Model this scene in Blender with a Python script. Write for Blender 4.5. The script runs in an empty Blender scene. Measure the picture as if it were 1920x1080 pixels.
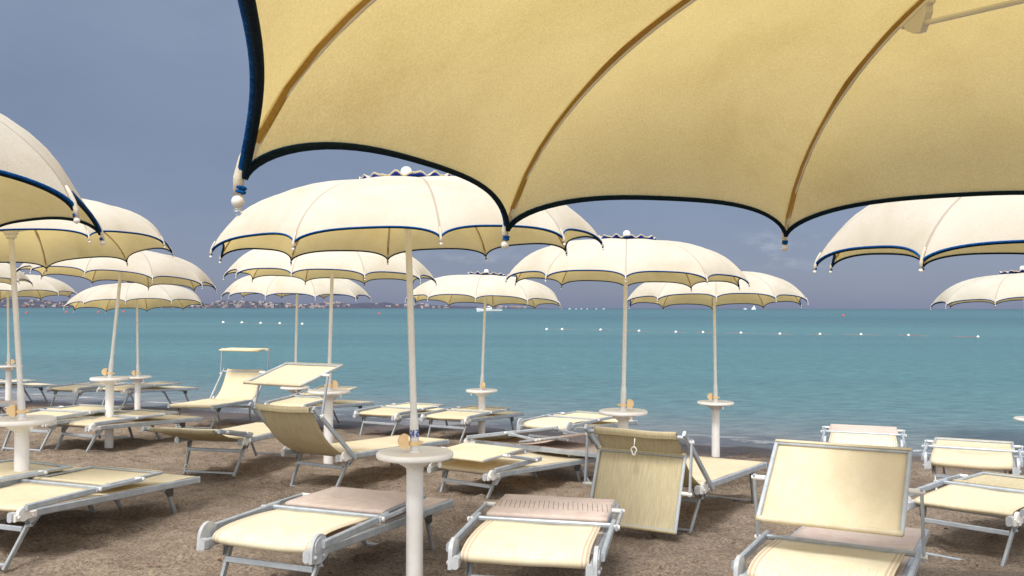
import bpy, math, random
import numpy as np
from mathutils import Vector, Matrix

R_ = math.radians
scene = bpy.context.scene
col = scene.collection
random.seed(7)

# ------------------------------------------------------------------ camera
CZ = 1.73
cam = bpy.data.cameras.new('camera')
cam.sensor_width = 36.0
cam.lens = 1700 / 1920 * 36
cam.clip_end = 60000
cam.clip_start = 0.05
camo = bpy.data.objects.new('camera', cam)
col.objects.link(camo)
camo.matrix_world = Matrix.Translation((0, 0, CZ)) @ Matrix.Rotation(R_(90) + math.atan(38 / 1700), 4, 'X') @ Matrix.Rotation(R_(0.085), 4, 'Z')
scene.camera = camo

# ------------------------------------------------------------------ light
SUN_EL, SUN_AZ = 58, 205          # azimuth clockwise from +Y: behind the camera, a little to the left
sun = bpy.data.lights.new('sun', 'SUN')
sun.energy = 1.5
sun.angle = R_(18)
sun.color = (1.0, 0.97, 0.93)
suno = bpy.data.objects.new('sun', sun)
col.objects.link(suno)
sd = Vector((math.sin(R_(SUN_AZ)) * math.cos(R_(SUN_EL)), math.cos(R_(SUN_AZ)) * math.cos(R_(SUN_EL)), math.sin(R_(SUN_EL))))
suno.rotation_euler = sd.to_track_quat('Z', 'Y').to_euler()
suno.location = sd * 40

scene.view_settings.view_transform = 'Standard'
scene.view_settings.look = 'None'
scene.view_settings.exposure = 1.12
scene.view_settings.gamma = 1.0
scene.view_settings.use_curve_mapping = False


# ------------------------------------------------------------------ node helper
class N:
    """tiny helper round a node tree"""
    def __init__(s, tree):
        s.t = tree; s.n = tree.nodes; s.l = tree.links
        s.n.clear()

    def add(s, typ, ins=None, **props):
        nd = s.n.new(typ)
        for k, v in props.items():
            setattr(nd, k, v)
        for k, v in (ins or {}).items():
            sock = nd.inputs[k]
            if hasattr(v, 'node'):
                s.l.new(v, sock)
            else:
                sock.default_value = v
        return nd

    def math(s, op, a, b=0.0, c=0.0, clamp=False):
        nd = s.add('ShaderNodeMath', {0: a, 1: b, 2: c}, operation=op, use_clamp=clamp)
        return nd.outputs[0]

    def mix(s, f, a, b, blend='MIX'):
        nd = s.add('ShaderNodeMix', {0: f, 6: a, 7: b}, data_type='RGBA', blend_type=blend)
        return nd.outputs[2]

    def ramp(s, f, stops, interp='LINEAR'):
        nd = s.add('ShaderNodeValToRGB', {0: f})
        cr = nd.color_ramp
        cr.interpolation = interp
        while len(cr.elements) < len(stops):
            cr.elements.new(0.5)
        for e, (p, c) in zip(cr.elements, stops):
            e.position = p
            e.color = c if len(c) == 4 else (*c, 1)
        return nd.outputs[0]

    def rng(s, v, a, b, c=0.0, d=1.0, smooth=True):
        nd = s.add('ShaderNodeMapRange', {0: v, 1: a, 2: b, 3: c, 4: d}, interpolation_type='SMOOTHSTEP' if smooth else 'LINEAR')
        return nd.outputs[0]

    def noise(s, vec, scale, detail=4, rough=0.55, dist=0.0):
        nd = s.add('ShaderNodeTexNoise', {'Scale': scale, 'Detail': detail, 'Roughness': rough, 'Distortion': dist})
        if vec is not None:
            s.l.new(vec, nd.inputs['Vector'])
        return nd.outputs[0]

    def mapping(s, vec, scale=(1, 1, 1), loc=(0, 0, 0), rot=(0, 0, 0)):
        return s.add('ShaderNodeMapping', {0: vec, 1: loc, 2: rot, 3: scale}).outputs[0]


# ------------------------------------------------------------------ world
w = bpy.data.worlds.new('World')
scene.world = w
w.use_nodes = True
n = N(w.node_tree)
sky = n.add('ShaderNodeTexSky', sky_type='NISHITA')
sky.sun_disc = False
sky.sun_elevation = R_(SUN_EL)
sky.sun_rotation = R_(SUN_AZ)
gen = n.add('ShaderNodeTexCoord').outputs['Generated']
sep = n.add('ShaderNodeSeparateXYZ', {0: gen})
dx, dy, dz = sep.outputs
# a slate storm bank over the sea, thinner bright overcast overhead and inland
grad = n.ramp(dz, [(0.0, (.072, .088, .152)), (0.06, (.072, .087, .147)), (0.16, (.083, .098, .144)), (0.36, (.110, .130, .175))])
cl = n.noise(n.mapping(gen, (2.2, 2.2, 5.0)), 1.6, 6, .55)
storm = n.mix(1.0, grad, n.ramp(cl, [(0.25, (.84, .85, .89)), (0.75, (1.15, 1.14, 1.10))]), 'MULTIPLY')
# a few pale shreds of cloud low over the sea
wn = n.noise(n.mapping(gen, (9, 9, 24), (0.35, 0, 0)), 2.6, 7, .62)
az = n.math('DIVIDE', dx, n.math('MAXIMUM', dy, 0.05))
ga = n.math('MULTIPLY', n.rng(n.math('ABSOLUTE', n.math('SUBTRACT', az, 0.305)), 0.0, 0.085, 1, 0), n.rng(n.math('ABSOLUTE', n.math('SUBTRACT', dz, 0.062)), 0.0, 0.034, 1, 0))
gb = n.math('MULTIPLY', n.rng(n.math('ABSOLUTE', n.math('SUBTRACT', az, -0.03)), 0.0, 0.13, 1, 0), n.rng(n.math('ABSOLUTE', n.math('SUBTRACT', dz, 0.055)), 0.0, 0.022, 1, 0))
wm = n.math('MULTIPLY', n.rng(wn, 0.46, 0.74), n.math('ADD', ga, n.math('MULTIPLY', gb, .55)), clamp=True)
storm = n.mix(n.math('MULTIPLY', wm, .5), storm, (.24, .25, .30, 1))
back = n.math('MAXIMUM', n.rng(dy, 0.25, -0.45), n.rng(dz, 0.45, 0.95))
bright = n.mix(n.noise(gen, 1.7, 5), (.52, .53, .56, 1), (.86, .86, .85, 1))
cloud = n.mix(back, storm, bright)
b1 = n.add('ShaderNodeBackground', {'Color': sky.outputs[0], 'Strength': 0.1})
b2 = n.add('ShaderNodeBackground', {'Color': cloud, 'Strength': 1.0})
mx = n.add('ShaderNodeMixShader', {0: 0.88, 1: b1.outputs[0], 2: b2.outputs[0]})
n.add('ShaderNodeOutputWorld', {0: mx.outputs[0]})


# ------------------------------------------------------------------ materials
def new_mat(name):
    m = bpy.data.materials.new(name)
    m.use_nodes = True
    return m, N(m.node_tree)


def principled(n, color, rough=.5, metal=0.0, normal=None, spec=.5):
    ins = {'Base Color': color, 'Roughness': rough, 'Metallic': metal, 'Specular IOR Level': spec}
    if normal is not None:
        ins['Normal'] = normal
    return n.add('ShaderNodeBsdfPrincipled', ins)


def out(n, sh):
    n.add('ShaderNodeOutputMaterial', {0: sh})


def bump(n, h, strength=.4, dist=.01):
    return n.add('ShaderNodeBump', {'Strength': strength, 'Distance': dist, 'Height': h}).outputs[0]


def rgb(c):
    return (*c, 1)


def cloth(name, c1, c2, trans, weave=900, streak=(1, 1, 1), stain=None, through=None, marks=None):
    """woven sheet: diffuse plus light that comes through it"""
    m, n = new_mat(name)
    ob = n.add('ShaderNodeTexCoord').outputs['Object']
    rnd = n.add('ShaderNodeObjectInfo').outputs['Random']
    off = n.add('ShaderNodeCombineXYZ', {0: n.math('MULTIPLY', rnd, 31.0), 1: n.math('MULTIPLY', rnd, 17.0), 2: 0.0}).outputs[0]
    ov = n.add('ShaderNodeVectorMath', {0: ob, 1: off}, operation='ADD').outputs[0]
    st = n.noise(n.mapping(ov, streak), 9, 5, .6)
    c = n.mix(n.rng(st, .3, .72), rgb(c1), rgb(c2))
    big = n.noise(ov, 2.3, 6, .66, .8)
    wev = n.noise(n.mapping(ob, (1, 1, 1)), 330, 2, .7)
    c = n.mix(1, c, n.ramp(wev, [(.3, (.88, .88, .88)), (.7, (1.08, 1.08, 1.08))]), 'MULTIPLY')
    c = n.mix(n.rng(big, .45, .8), c, n.mix(1, c, rgb(stain or (.9, .87, .8)), 'MULTIPLY'))
    c = n.mix(1, c, n.ramp(rnd, [(0, (.94, .93, .92)), (1, (1.04, 1.04, 1.03))]), 'MULTIPLY')
    if marks:
        sx, sy, _ = n.add('ShaderNodeSeparateXYZ', {0: ob}).outputs
        if marks == 'ribs':       # the stitched seam over each rib
            an = n.math('DIVIDE', n.math('ADD', n.math('ARCTAN2', sy, sx), 2 * math.pi), math.pi / 5)
            rd = n.math('SQRT', n.math('ADD', n.math('MULTIPLY', sx, sx), n.math('MULTIPLY', sy, sy)))
            dd = n.math('MULTIPLY', n.math('MULTIPLY', n.math('ABSOLUTE', n.math('SUBTRACT', n.math('FRACT', n.math('ADD', an, .5)), .5)), math.pi / 5), rd)
            c = n.mix(n.math('MULTIPLY', n.rng(dd, .007, .003), .6), c, (.50, .42, .30, 1))
        elif marks == 'slits':      # a row of cuts across the cover
            fx = n.math('FRACT', n.math('DIVIDE', n.math('ADD', sx, n.math('MULTIPLY', sy, .12)), .0262))
            mk = n.math('MULTIPLY', n.math('LESS_THAN', fx, .11), n.math('LESS_THAN', n.math('ABSOLUTE', n.math('ADD', sy, n.math('MULTIPLY', n.math('SUBTRACT', st, .5), .12))), .10))
            c = n.mix(n.math('MULTIPLY', mk, .8), c, (.10, .06, .05, 1))
        else:                     # punched dots near the hinge end, pink stripes along the sides
            fx = n.math('SUBTRACT', n.math('FRACT', n.math('DIVIDE', sx, .034)), .5)
            fy = n.math('SUBTRACT', n.math('FRACT', n.math('DIVIDE', sy, .030)), .5)
            rr = n.math('ADD', n.math('MULTIPLY', fx, fx), n.math('MULTIPLY', fy, fy))
            mk = n.math('MULTIPLY', n.math('LESS_THAN', rr, .012), n.math('LESS_THAN', sy, .16))
            c = n.mix(n.math('MULTIPLY', mk, .55), c, (.30, .20, .10, 1))
            ax = n.math('ABSOLUTE', sx)
            sd = n.math('MULTIPLY', n.math('GREATER_THAN', ax, .245), n.math('LESS_THAN', n.math('FRACT', n.math('DIVIDE', ax, .018)), .55))
            c = n.mix(n.math('MULTIPLY', sd, .55), c, (.55, .36, .28, 1))
    wv = n.noise(n.mapping(ob, streak), weave / 6, 3, .7)
    nb = bump(n, n.math('ADD', n.math('MULTIPLY', wv, .5), st), .35, .003)
    d = n.add('ShaderNodeBsdfDiffuse', {'Color': c, 'Normal': nb})
    tc = n.mix(1, c, rgb(through or (1, .93, .78)), 'MULTIPLY')
    t = n.add('ShaderNodeBsdfTranslucent', {'Color': tc, 'Normal': nb})
    mx = n.add('ShaderNodeMixShader', {0: trans, 1: d.outputs[0], 2: t.outputs[0]})
    out(n, mx.outputs[0])
    return m


M = {}
M['canopy'] = cloth('canopy_cloth', (.83, .80, .72), (.87, .85, .785), .45, 1400, (1, 1, 1), (.88, .85, .77), (1, .79, .32), 'ribs')
M['seam'] = cloth('seam_tape', (.58, .39, .12), (.66, .47, .17), .34, 1400, (1, 1, 1), None, (1, .75, .4))
M['pocket'] = cloth('tip_pocket_cloth', (.70, .63, .50), (.76, .70, .58), .1, 1200)
M['yellow'] = cloth('yellow_mesh_cloth', (.80, .70, .48), (.86, .78, .59), .20, 1500, (12, 1.5, 1))
M['cream'] = cloth('cream_mesh_cloth', (.84, .75, .55), (.88, .81, .63), .34, 1500, (2, 1.5, 1))
M['olive'] = cloth('straw_mesh_cloth', (.58, .50, .32), (.74, .66, .46), .22, 1500, (26, 1.0, 1))
M['dotted'] = cloth('dotted_cream_cloth', (.81, .74, .54), (.86, .80, .62), .18, 1200, (2, 2, 1), marks='dots')
M['slit'] = cloth('slit_pink_cloth', (.63, .52, .46), (.70, .59, .53), .12, 900, (2, 2, 1), (.86, .80, .78), marks='slits')
M['pink'] = cloth('faded_pink_cloth', (.63, .52, .46), (.70, .59, .53), .12, 900, (2, 2, 1), (.86, .80, .78))


def m_alu():
    m, n = new_mat('anodised_aluminium')
    ob = n.add('ShaderNodeTexCoord').outputs['Object']
    a = n.noise(ob, 14, 5, .65)
    c = n.ramp(a, [(0.3, (.38, .42, .46)), (0.62, (.50, .54, .58)), (0.8, (.42, .45, .48))])
    r = n.rng(n.noise(ob, 60, 3), .3, .8, .38, .6)
    out(n, principled(n, c, r, .4, bump(n, a, .06, .004)).outputs[0])
    return m


def m_plain(name, c1, c2, rough=.5, metal=0., scale=10, spec=.4, bumps=.05):
    m, n = new_mat(name)
    ob = n.add('ShaderNodeTexCoord').outputs['Object']
    a = n.noise(ob, scale, 5, .65)
    c = n.mix(n.rng(a, .35, .75), rgb(c1), rgb(c2))
    out(n, principled(n, c, rough, metal, bump(n, a, bumps, .005), spec).outputs[0])
    return m


M['alu'] = m_alu()
M['leg'] = m_plain('weathered_aluminium', (.34, .36, .37), (.45, .47, .48), .5, .5, 9)
M['grey_plastic'] = m_plain('grey_plastic', (.40, .42, .44), (.52, .53, .54), .5, 0, 20)
M['white_plastic'] = m_plain('white_plastic', (.78, .76, .72), (.70, .67, .62), .45, 0, 7)
M['table'] = m_plain('table_plastic', (.84, .82, .79), (.76, .73, .69), .5, 0, 5)
M['pole'] = m_plain('painted_pole', (.72, .72, .71), (.80, .80, .79), .45, .15, 12)
M['beige'] = m_plain('beige_plastic', (.80, .57, .30), (.88, .66, .38), .5, 0, 15)
M['blue'] = m_plain('blue_vent_cloth', (.010, .06, .50), (.014, .08, .62), .8, 0, 20)
M['dark'] = m_plain('dark_rubber', (.05, .05, .05), (.09, .085, .08), .6, 0, 20)
M['cord'] = m_plain('white_cord', (.7, .68, .62), (.8, .78, .72), .8, 0, 30)
M['ball'] = m_plain('white_tip_plastic', (.82, .80, .76), (.78, .74, .68), .35, 0, 20)
M['boat'] = m_plain('white_gelcoat', (.82, .83, .84), (.72, .73, .75), .4, 0, .5)
M['boat_dark'] = m_plain('boat_glass', (.04, .05, .07), (.07, .08, .1), .2, 0, 1)
M['sail'] = m_plain('sail_cloth', (.82, .82, .82), (.76, .77, .78), .8, 0, .4)
M['red'] = m_plain('red_float', (.65, .05, .04), (.75, .08, .06), .5, 0, 3)
M['rope'] = m_plain('red_float_rope', (.35, .12, .10), (.42, .17, .13), .8, 0, 1)
M['skin'] = m_plain('tanned_skin', (.30, .16, .10), (.36, .20, .13), .6, 0, 3)


def m_trim():
    m, n = new_mat('blue_knit_binding')
    ob = n.add('ShaderNodeTexCoord').outputs['Object']
    a = n.noise(ob, 170, 2, .5)
    c = n.mix(n.rng(a, .4, .7), (.003, .060, .22, 1), (.008, .10, .33, 1))
    out(n, principled(n, c, .85, 0, bump(n, a, .6, .006), .1).outputs[0])
    return m


M['trim'] = m_trim()
M['navy'] = m_plain('trim_shadow_navy', (.004, .012, .022), (.008, .022, .038), .9, 0, 170, .1, .4)  # shade on the underside of the blue trim, put into a near-black colour


def m_sticker():
    m, n = new_mat('pole_sticker')
    ob = n.add('ShaderNodeTexCoord').outputs['Object']
    a = n.noise(n.mapping(ob, (1, 1, .8)), 95, 2, .6)
    b = n.rng(a, .48, .53)
    c = n.mix(b, (.62, .64, .68, 1), (.03, .06, .36, 1))
    out(n, principled(n, c, .4).outputs[0])
    return m


M['sticker'] = m_sticker()
_m, _n = new_mat('water_drop')
out(_n, _n.add('ShaderNodeBsdfGlass', {'Color': (1, 1, 1, 1), 'Roughness': 0.0, 'IOR': 1.33}).outputs[0])
M['drop'] = _m


def m_sand():
    m, n = new_mat('brown_sand')
    g = n.add('ShaderNodeNewGeometry').outputs['Position']
    big = n.noise(g, .55, 5, .6)
    mid = n.noise(g, 6, 6, .7)
    fine = n.noise(g, 48, 5, .8)
    grain = n.noise(g, 260, 2, .7)
    c = n.ramp(mid, [(0.28, (.172, .133, .100)), (0.5, (.262, .208, .160)), (0.75, (.352, .286, .225))])
    c = n.mix(1, c, n.ramp(big, [(.3, (.86, .85, .84)), (.7, (1.1, 1.08, 1.05))]), 'MULTIPLY')
    c = n.mix(1, c, n.ramp(fine, [(.34, (.46, .45, .45)), (.5, (1, 1, 1)), (.68, (1.50, 1.46, 1.40))]), 'MULTIPLY')
    c = n.mix(1, c, n.ramp(grain, [(.32, (.62, .62, .63)), (.68, (1.38, 1.37, 1.35))]), 'MULTIPLY')
    # specks of shell, weed and rust coloured bits
    v = n.add('ShaderNodeTexVoronoi', {'Vector': g, 'Scale': 26.0})
    sp = n.math('LESS_THAN', v.outputs['Distance'], .12)
    pick = n.add('ShaderNodeSeparateColor', {0: v.outputs['Color']}).outputs[0]
    c = n.mix(n.math('MULTIPLY', sp, n.math('GREATER_THAN', pick, .86)), c, (.42, .36, .30, 1))
    c = n.mix(n.math('MULTIPLY', sp, n.math('LESS_THAN', pick, .10)), c, (.05, .035, .028, 1))
    z = n.add('ShaderNodeSeparateXYZ', {0: g}).outputs[2]
    wet = n.rng(n.math('ADD', z, n.math('MULTIPLY', n.math('SUBTRACT', big, .5), .05)), .075, .012)
    weed = n.math('MULTIPLY', n.rng(n.noise(n.mapping(g, (1, 1, 1)), 5, 6, .75), .52, .66), n.math('MULTIPLY', n.rng(z, .012, .03), n.rng(z, .09, .045)))
    c = n.mix(wet, c, n.mix(1, c, (.50, .47, .47, 1), 'MULTIPLY'))
    c = n.mix(n.math('MULTIPLY', weed, .85), c, (.035, .022, .016, 1))
    h = n.math('ADD', n.math('MULTIPLY', mid, .9), n.math('ADD', n.math('MULTIPLY', fine, .45), n.math('MULTIPLY', grain, .12)))
    rough = n.rng(wet, 0, 1, .95, .35)
    out(n, principled(n, c, rough, 0, bump(n, h, 1.0, .03), .3).outputs[0])
    return m


M['sand'] = m_sand()


def m_sea():
    m, n = new_mat('sea_water')
    g = n.add('ShaderNodeNewGeometry').outputs['Position']
    s = n.add('ShaderNodeSeparateXYZ', {0: g})
    x, y = s.outputs[0], s.outputs[1]
    # metres out from the waterline
    d = n.math('DIVIDE', n.math('SUBTRACT', n.math('ADD', y, n.math('MULTIPLY', x, .47)), 12.7), 1.105)
    wob = n.noise(n.mapping(g, (.06, .25, 1)), 1.0, 4, .6)
    d2 = n.math('ADD', d, n.math('MULTIPLY', n.math('SUBTRACT', wob, .5), 4))
    ld = n.math('LOGARITHM', n.math('MAXIMUM', d2, 0.1), 10.0)       # -1 .. 4
    f = n.math('DIVIDE', n.math('ADD', ld, 1.0), 5.0)
    body = n.ramp(f, [(0.12, (.200, .185, .172)), (0.24, (.145, .172, .168)), (0.34, (0.078, 0.168, 0.168)), (0.43, (0.062, 0.176, 0.174)),
                      (0.50, (0.048, 0.152, 0.156)), (0.56, (0.052, 0.160, 0.162)), (0.64, (0.022, 0.100, 0.116)), (0.70, (0.030, 0.125, 0.134)), (0.85, (0.015, 0.088, 0.104)), (1.0, (0.008, 0.057, 0.078))])
    b1 = n.noise(n.mapping(g, (.012, .10, 1)), 1.0, 5, .6)
    b2 = n.noise(n.mapping(g, (.0025, .016, 1), (3, 1, 0)), 1.0, 5, .6)
    bb = n.math('ADD', n.math('MULTIPLY', b1, .5), n.math('MULTIPLY', b2, .5))
    body = n.mix(1, body, n.ramp(bb, [(.3, (.66, .72, .76)), (.5, (1, 1, 1)), (.7, (1.3, 1.22, 1.17))]), 'MULTIPLY')
    # ripples
    r1 = n.noise(n.mapping(g, (2.0, 5.0, 1), (0, 0, 0), (0, 0, .2)), 1.0, 5, .65)
    r2 = n.noise(n.mapping(g, (.5, 1.6, 1), (0, 0, 0), (0, 0, -.15)), 1.0, 5, .6)
    rip = n.math('ADD', n.math('MULTIPLY', r1, .35), r2)
    body = n.mix(1, body, n.ramp(r1, [(.3, (.56, .62, .65)), (.7, (1.40, 1.34, 1.31))]), 'MULTIPLY')
    nb = bump(n, rip, .55, .12)
    # foam in lines along the shore
    fo = n.noise(n.mapping(g, (1.1, 3.2, 1), (0, 0, 0), (0, 0, .44)), 1.5, 6, .72, .6)
    near = n.math('MULTIPLY', n.rng(d, 0.0, .15), n.rng(d, 1.6, .4))
    lines = n.math('SINE', n.math('ADD', n.math('MULTIPLY', d, 7.5), n.math('MULTIPLY', wob, 16)))
    foam = n.math('MULTIPLY', n.rng(n.math('ADD', fo, n.math('MULTIPLY', lines, .10)), .57, .69), n.math('MULTIPLY', near, .75))
    foam = n.math('MAXIMUM', foam, n.math('MULTIPLY', n.rng(fo, .72, .78), n.math('MULTIPLY', n.rng(d, 0, 1), n.rng(d, 4, 2))))
    cfull = n.mix(foam, body, (.62, .63, .64, 1))
    df = n.add('ShaderNodeBsdfDiffuse', {'Color': cfull, 'Normal': nb})
    gl = n.add('ShaderNodeBsdfGlossy', {'Color': (.9, .95, 1, 1), 'Roughness': .22, 'Normal': nb})
    fr = n.add('ShaderNodeFresnel', {'IOR': 1.33, 'Normal': nb}).outputs[0]
    k = n.math('MULTIPLY', n.math('MULTIPLY', n.math('MINIMUM', fr, .42), .9), n.math('SUBTRACT', 1.0, foam))
    mx = n.add('ShaderNodeMixShader', {0: k, 1: df.outputs[0], 2: gl.outputs[0]})
    out(n, mx.outputs[0])
    return m


M['sea'] = m_sea()


def m_coast():
    m, n = new_mat('hazy_coast_scrub')
    g = n.add('ShaderNodeNewGeometry').outputs['Position']
    a = n.noise(n.mapping(g, (.03, .03, .06)), 1, 5, .7)
    c = n.ramp(a, [(.35, (.046, .054, .085)), (.55, (.072, .074, .105)), (.7, (.12, .108, .12))])  # distance haze mixed into the scrub tones: lightened and bluish
    out(n, principled(n, c, .95, 0, None, .1).outputs[0])
    return m


def m_town():
    m, n = new_mat('town_walls')
    r = n.add('ShaderNodeNewGeometry').outputs['Random Per Island']
    c = n.ramp(r, [(0, (.30, .27, .27)), (.3, (.20, .17, .18)), (.5, (.15, .125, .145)), (.7, (.24, .21, .22)), (.85, (.22, .13, .12)), (.94, (.38, .36, .36))], 'CONSTANT')
    out(n, principled(n, c, .9, 0, None, .1).outputs[0])
    return m


M['coast'] = m_coast()
M['town'] = m_town()
M['tree'] = m_plain('dark_tree_leaves', (.045, .058, .06), (.065, .08, .075), .95, 0, .05)


# ------------------------------------------------------------------ mesh builder
class MB:
    def __init__(s):
        s.v = []; s.f = []

    def add(s, vs, fs):
        o = len(s.v)
        s.v += [tuple(p) for p in vs]
        s.f += [tuple(i + o for i in f) for f in fs]
        return s

    def bar(s, a, b, wx, wz, up=(0, 0, 1), ch=.25):
        """straight box section bar with chamfered edges from a to b"""
        a, b = Vector(a), Vector(b)
        d = (b - a).normalized()
        u = Vector(up)
        if abs(d.dot(u)) > .97:
            u = Vector((0, 1, 0)) if abs(d.y) < .9 else Vector((0, 0, 1))
        x = d.cross(u).normalized(); z = x.cross(d)
        c = min(wx, wz) * ch
        hx, hz = wx / 2, wz / 2
        pr = [(hx - c, hz), (hx, hz - c), (hx, -hz + c), (hx - c, -hz), (-hx + c, -hz), (-hx, -hz + c), (-hx, hz - c), (-hx + c, hz)]
        k = len(pr)
        vs = [a + x * p + z * q for p, q in pr] + [b + x * p + z * q for p, q in pr]
        fs = [(i, i + k, (i + 1) % k + k, (i + 1) % k) for i in range(k)]
        fs += [tuple(range(k)), tuple(reversed(range(k, 2 * k)))]
        return s.add(vs, fs)

    def tube(s, pts, rad, seg=10, closed=False, caps=True):
        pts = [Vector(p) for p in pts]
        m = len(pts)
        rads = rad if isinstance(rad, (list, tuple)) else [rad] * m
        vs, fs = [], []
        prev = None
        for i, p in enumerate(pts):
            if closed:
                t = pts[(i + 1) % m] - pts[i - 1]
            else:
                t = pts[min(i + 1, m - 1)] - pts[max(i - 1, 0)]
            if t.length < 1e-9:
                t = Vector((0, 0, 1))
            t.normalize()
            if prev is None:
                prev = t.orthogonal().normalized()
            x = (prev - t * prev.dot(t))
            x = x.normalized() if x.length > 1e-6 else t.orthogonal().normalized()
            prev = x
            y = t.cross(x)
            for k in range(seg):
                a = 2 * math.pi * k / seg
                vs.append(p + (x * math.cos(a) + y * math.sin(a)) * rads[i])
        for i in range(m if closed else m - 1):
            j = (i + 1) % m
            for k in range(seg):
                l = (k + 1) % seg
                fs.append((i * seg + k, i * seg + l, j * seg + l, j * seg + k))
        if caps and not closed:
            fs.append(tuple(reversed(range(seg))))
            fs.append(tuple(range((m - 1) * seg, m * seg)))
        return s.add(vs, fs)

    def lathe(s, prof, seg=32, c=(0, 0, 0), axis=None):
        """prof: list of (r, z); closes at r == 0"""
        vs, fs = [], []
        q = Vector((0, 0, 1)).rotation_difference(Vector(axis)) if axis is not None else None
        rings = []
        for r, z in prof:
            if r < 1e-6:
                rings.append([len(vs)]); vs.append(Vector((0, 0, z)))
            else:
                rings.append(list(range(len(vs), len(vs) + seg)))
                vs += [Vector((r * math.cos(2 * math.pi * k / seg), r * math.sin(2 * math.pi * k / seg), z)) for k in range(seg)]
        for A, B in zip(rings, rings[1:]):
            for k in range(seg):
                l = (k + 1) % seg
                a0, a1 = A[k % len(A)], A[l % len(A)]
                b0, b1 = B[k % len(B)], B[l % len(B)]
                f = [a0, a1, b1, b0]
                f = [v for i, v in enumerate(f) if v not in f[:i]]
                if len(f) > 2:
                    fs.append(tuple(f))
        if q is not None:
            vs = [q @ v for v in vs]
        vs = [v + Vector(c) for v in vs]
        return s.add(vs, fs)

    def sphere(s, c, r, seg=14, rings=9, sz=1.0):
        pr = [(r * math.sin(math.pi * i / rings), -r * sz * math.cos(math.pi * i / rings)) for i in range(rings + 1)]
        pr[0] = (0, -r * sz); pr[-1] = (0, r * sz)
        return s.lathe(pr, seg, c)

    def prism(s, poly, x0, x1, tf=lambda x, p, q: (x, p, q)):
        """poly in (p,q), swept along x"""
        k = len(poly)
        vs = [tf(x0, *p) for p in poly] + [tf(x1, *p) for p in poly]
        fs = [(i, (i + 1) % k, (i + 1) % k + k, i + k) for i in range(k)]
        fs += [tuple(reversed(range(k))), tuple(range(k, 2 * k))]
        return s.add(vs, fs)

    def sheet(s, rows, thick=.004):
        """rows of points -> a sheet with a real thickness"""
        nr, nc = len(rows), len(rows[0])
        P = np.array([[tuple(p) for p in r] for r in rows], float)
        du = np.gradient(P, axis=0); dv = np.gradient(P, axis=1)
        nn = np.cross(dv, du); nn /= np.maximum(np.linalg.norm(nn, axis=2, keepdims=True), 1e-9)
        top = (P + nn * thick / 2).reshape(-1, 3); bot = (P - nn * thick / 2).reshape(-1, 3)
        vs = list(map(tuple, top)) + list(map(tuple, bot))
        o = nr * nc
        fs = []
        for i in range(nr - 1):
            for j in range(nc - 1):
                a, b, c, d = i * nc + j, i * nc + j + 1, (i + 1) * nc + j + 1, (i + 1) * nc + j
                fs.append((a, b, c, d)); fs.append((d + o, c + o, b + o, a + o))
        ed = [(i * nc) for i in range(nr)]
        for i in range(nr - 1):
            a, b = i * nc, (i + 1) * nc
            fs.append((a, b, b + o, a + o))
            a, b = i * nc + nc - 1, (i + 1) * nc + nc - 1
            fs.append((b, a, a + o, b + o))
        for j in range(nc - 1):
            a, b = j, j + 1
            fs.append((b, a, a + o, b + o))
            a, b = (nr - 1) * nc + j, (nr - 1) * nc + j + 1
            fs.append((a, b, b + o, a + o))
        return s.add(vs, fs)

    def mesh(s, name, mat, angle=40):
        me = bpy.data.meshes.new(name)
        me.from_pydata(s.v, [], s.f)
        me.materials.append(mat)
        me.polygons.foreach_set('use_smooth', [True] * len(me.polygons))
        me.update()
        try:
            me.set_sharp_from_angle(angle=R_(angle))
        except Exception:
            pass
        return me


def link(name, me, parent=None, loc=None):
    o = bpy.data.objects.new(name, me)
    col.objects.link(o)
    if parent is not None:
        o.parent = parent
    if loc is not None:
        o.location = loc
    return o


def tag(o, label=None, cat=None, group=None, kind=None):
    if label: o['label'] = label
    if cat: o['category'] = cat
    if group: o['group'] = group
    if kind: o['kind'] = kind
    return o


def copy_tree(o, parent=None):
    c = o.copy()
    col.objects.link(c)
    c.parent = parent
    for ch in list(o.children):
        copy_tree(ch, c)
    return c


# ------------------------------------------------------------------ ground, sea, coast
rng = np.random.default_rng(3)


def vnoise(X, Y, cell, seed):
    """smooth value noise on arrays"""
    g = np.random.default_rng(seed).random((256, 256))
    x = X / cell; y = Y / cell
    xi = np.floor(x).astype(int); yi = np.floor(y).astype(int)
    fx = x - xi; fy = y - yi
    fx = fx * fx * (3 - 2 * fx); fy = fy * fy * (3 - 2 * fy)
    a = g[xi % 256, yi % 256]; b = g[(xi + 1) % 256, yi % 256]
    c = g[xi % 256, (yi + 1) % 256]; d = g[(xi + 1) % 256, (yi + 1) % 256]
    return (a * (1 - fx) + b * fx) * (1 - fy) + (c * (1 - fx) + d * fx) * fy - .5


def ground(X, Y):
    d = (12.7 - Y - .47 * X) / 1.105
    return min(.0427 * d if d < 6 else .2562 + .002 * (d - 6), .42)


GN = Vector((.0427 * .47 / 1.105, .0427 / 1.105, 1)).normalized()


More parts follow.
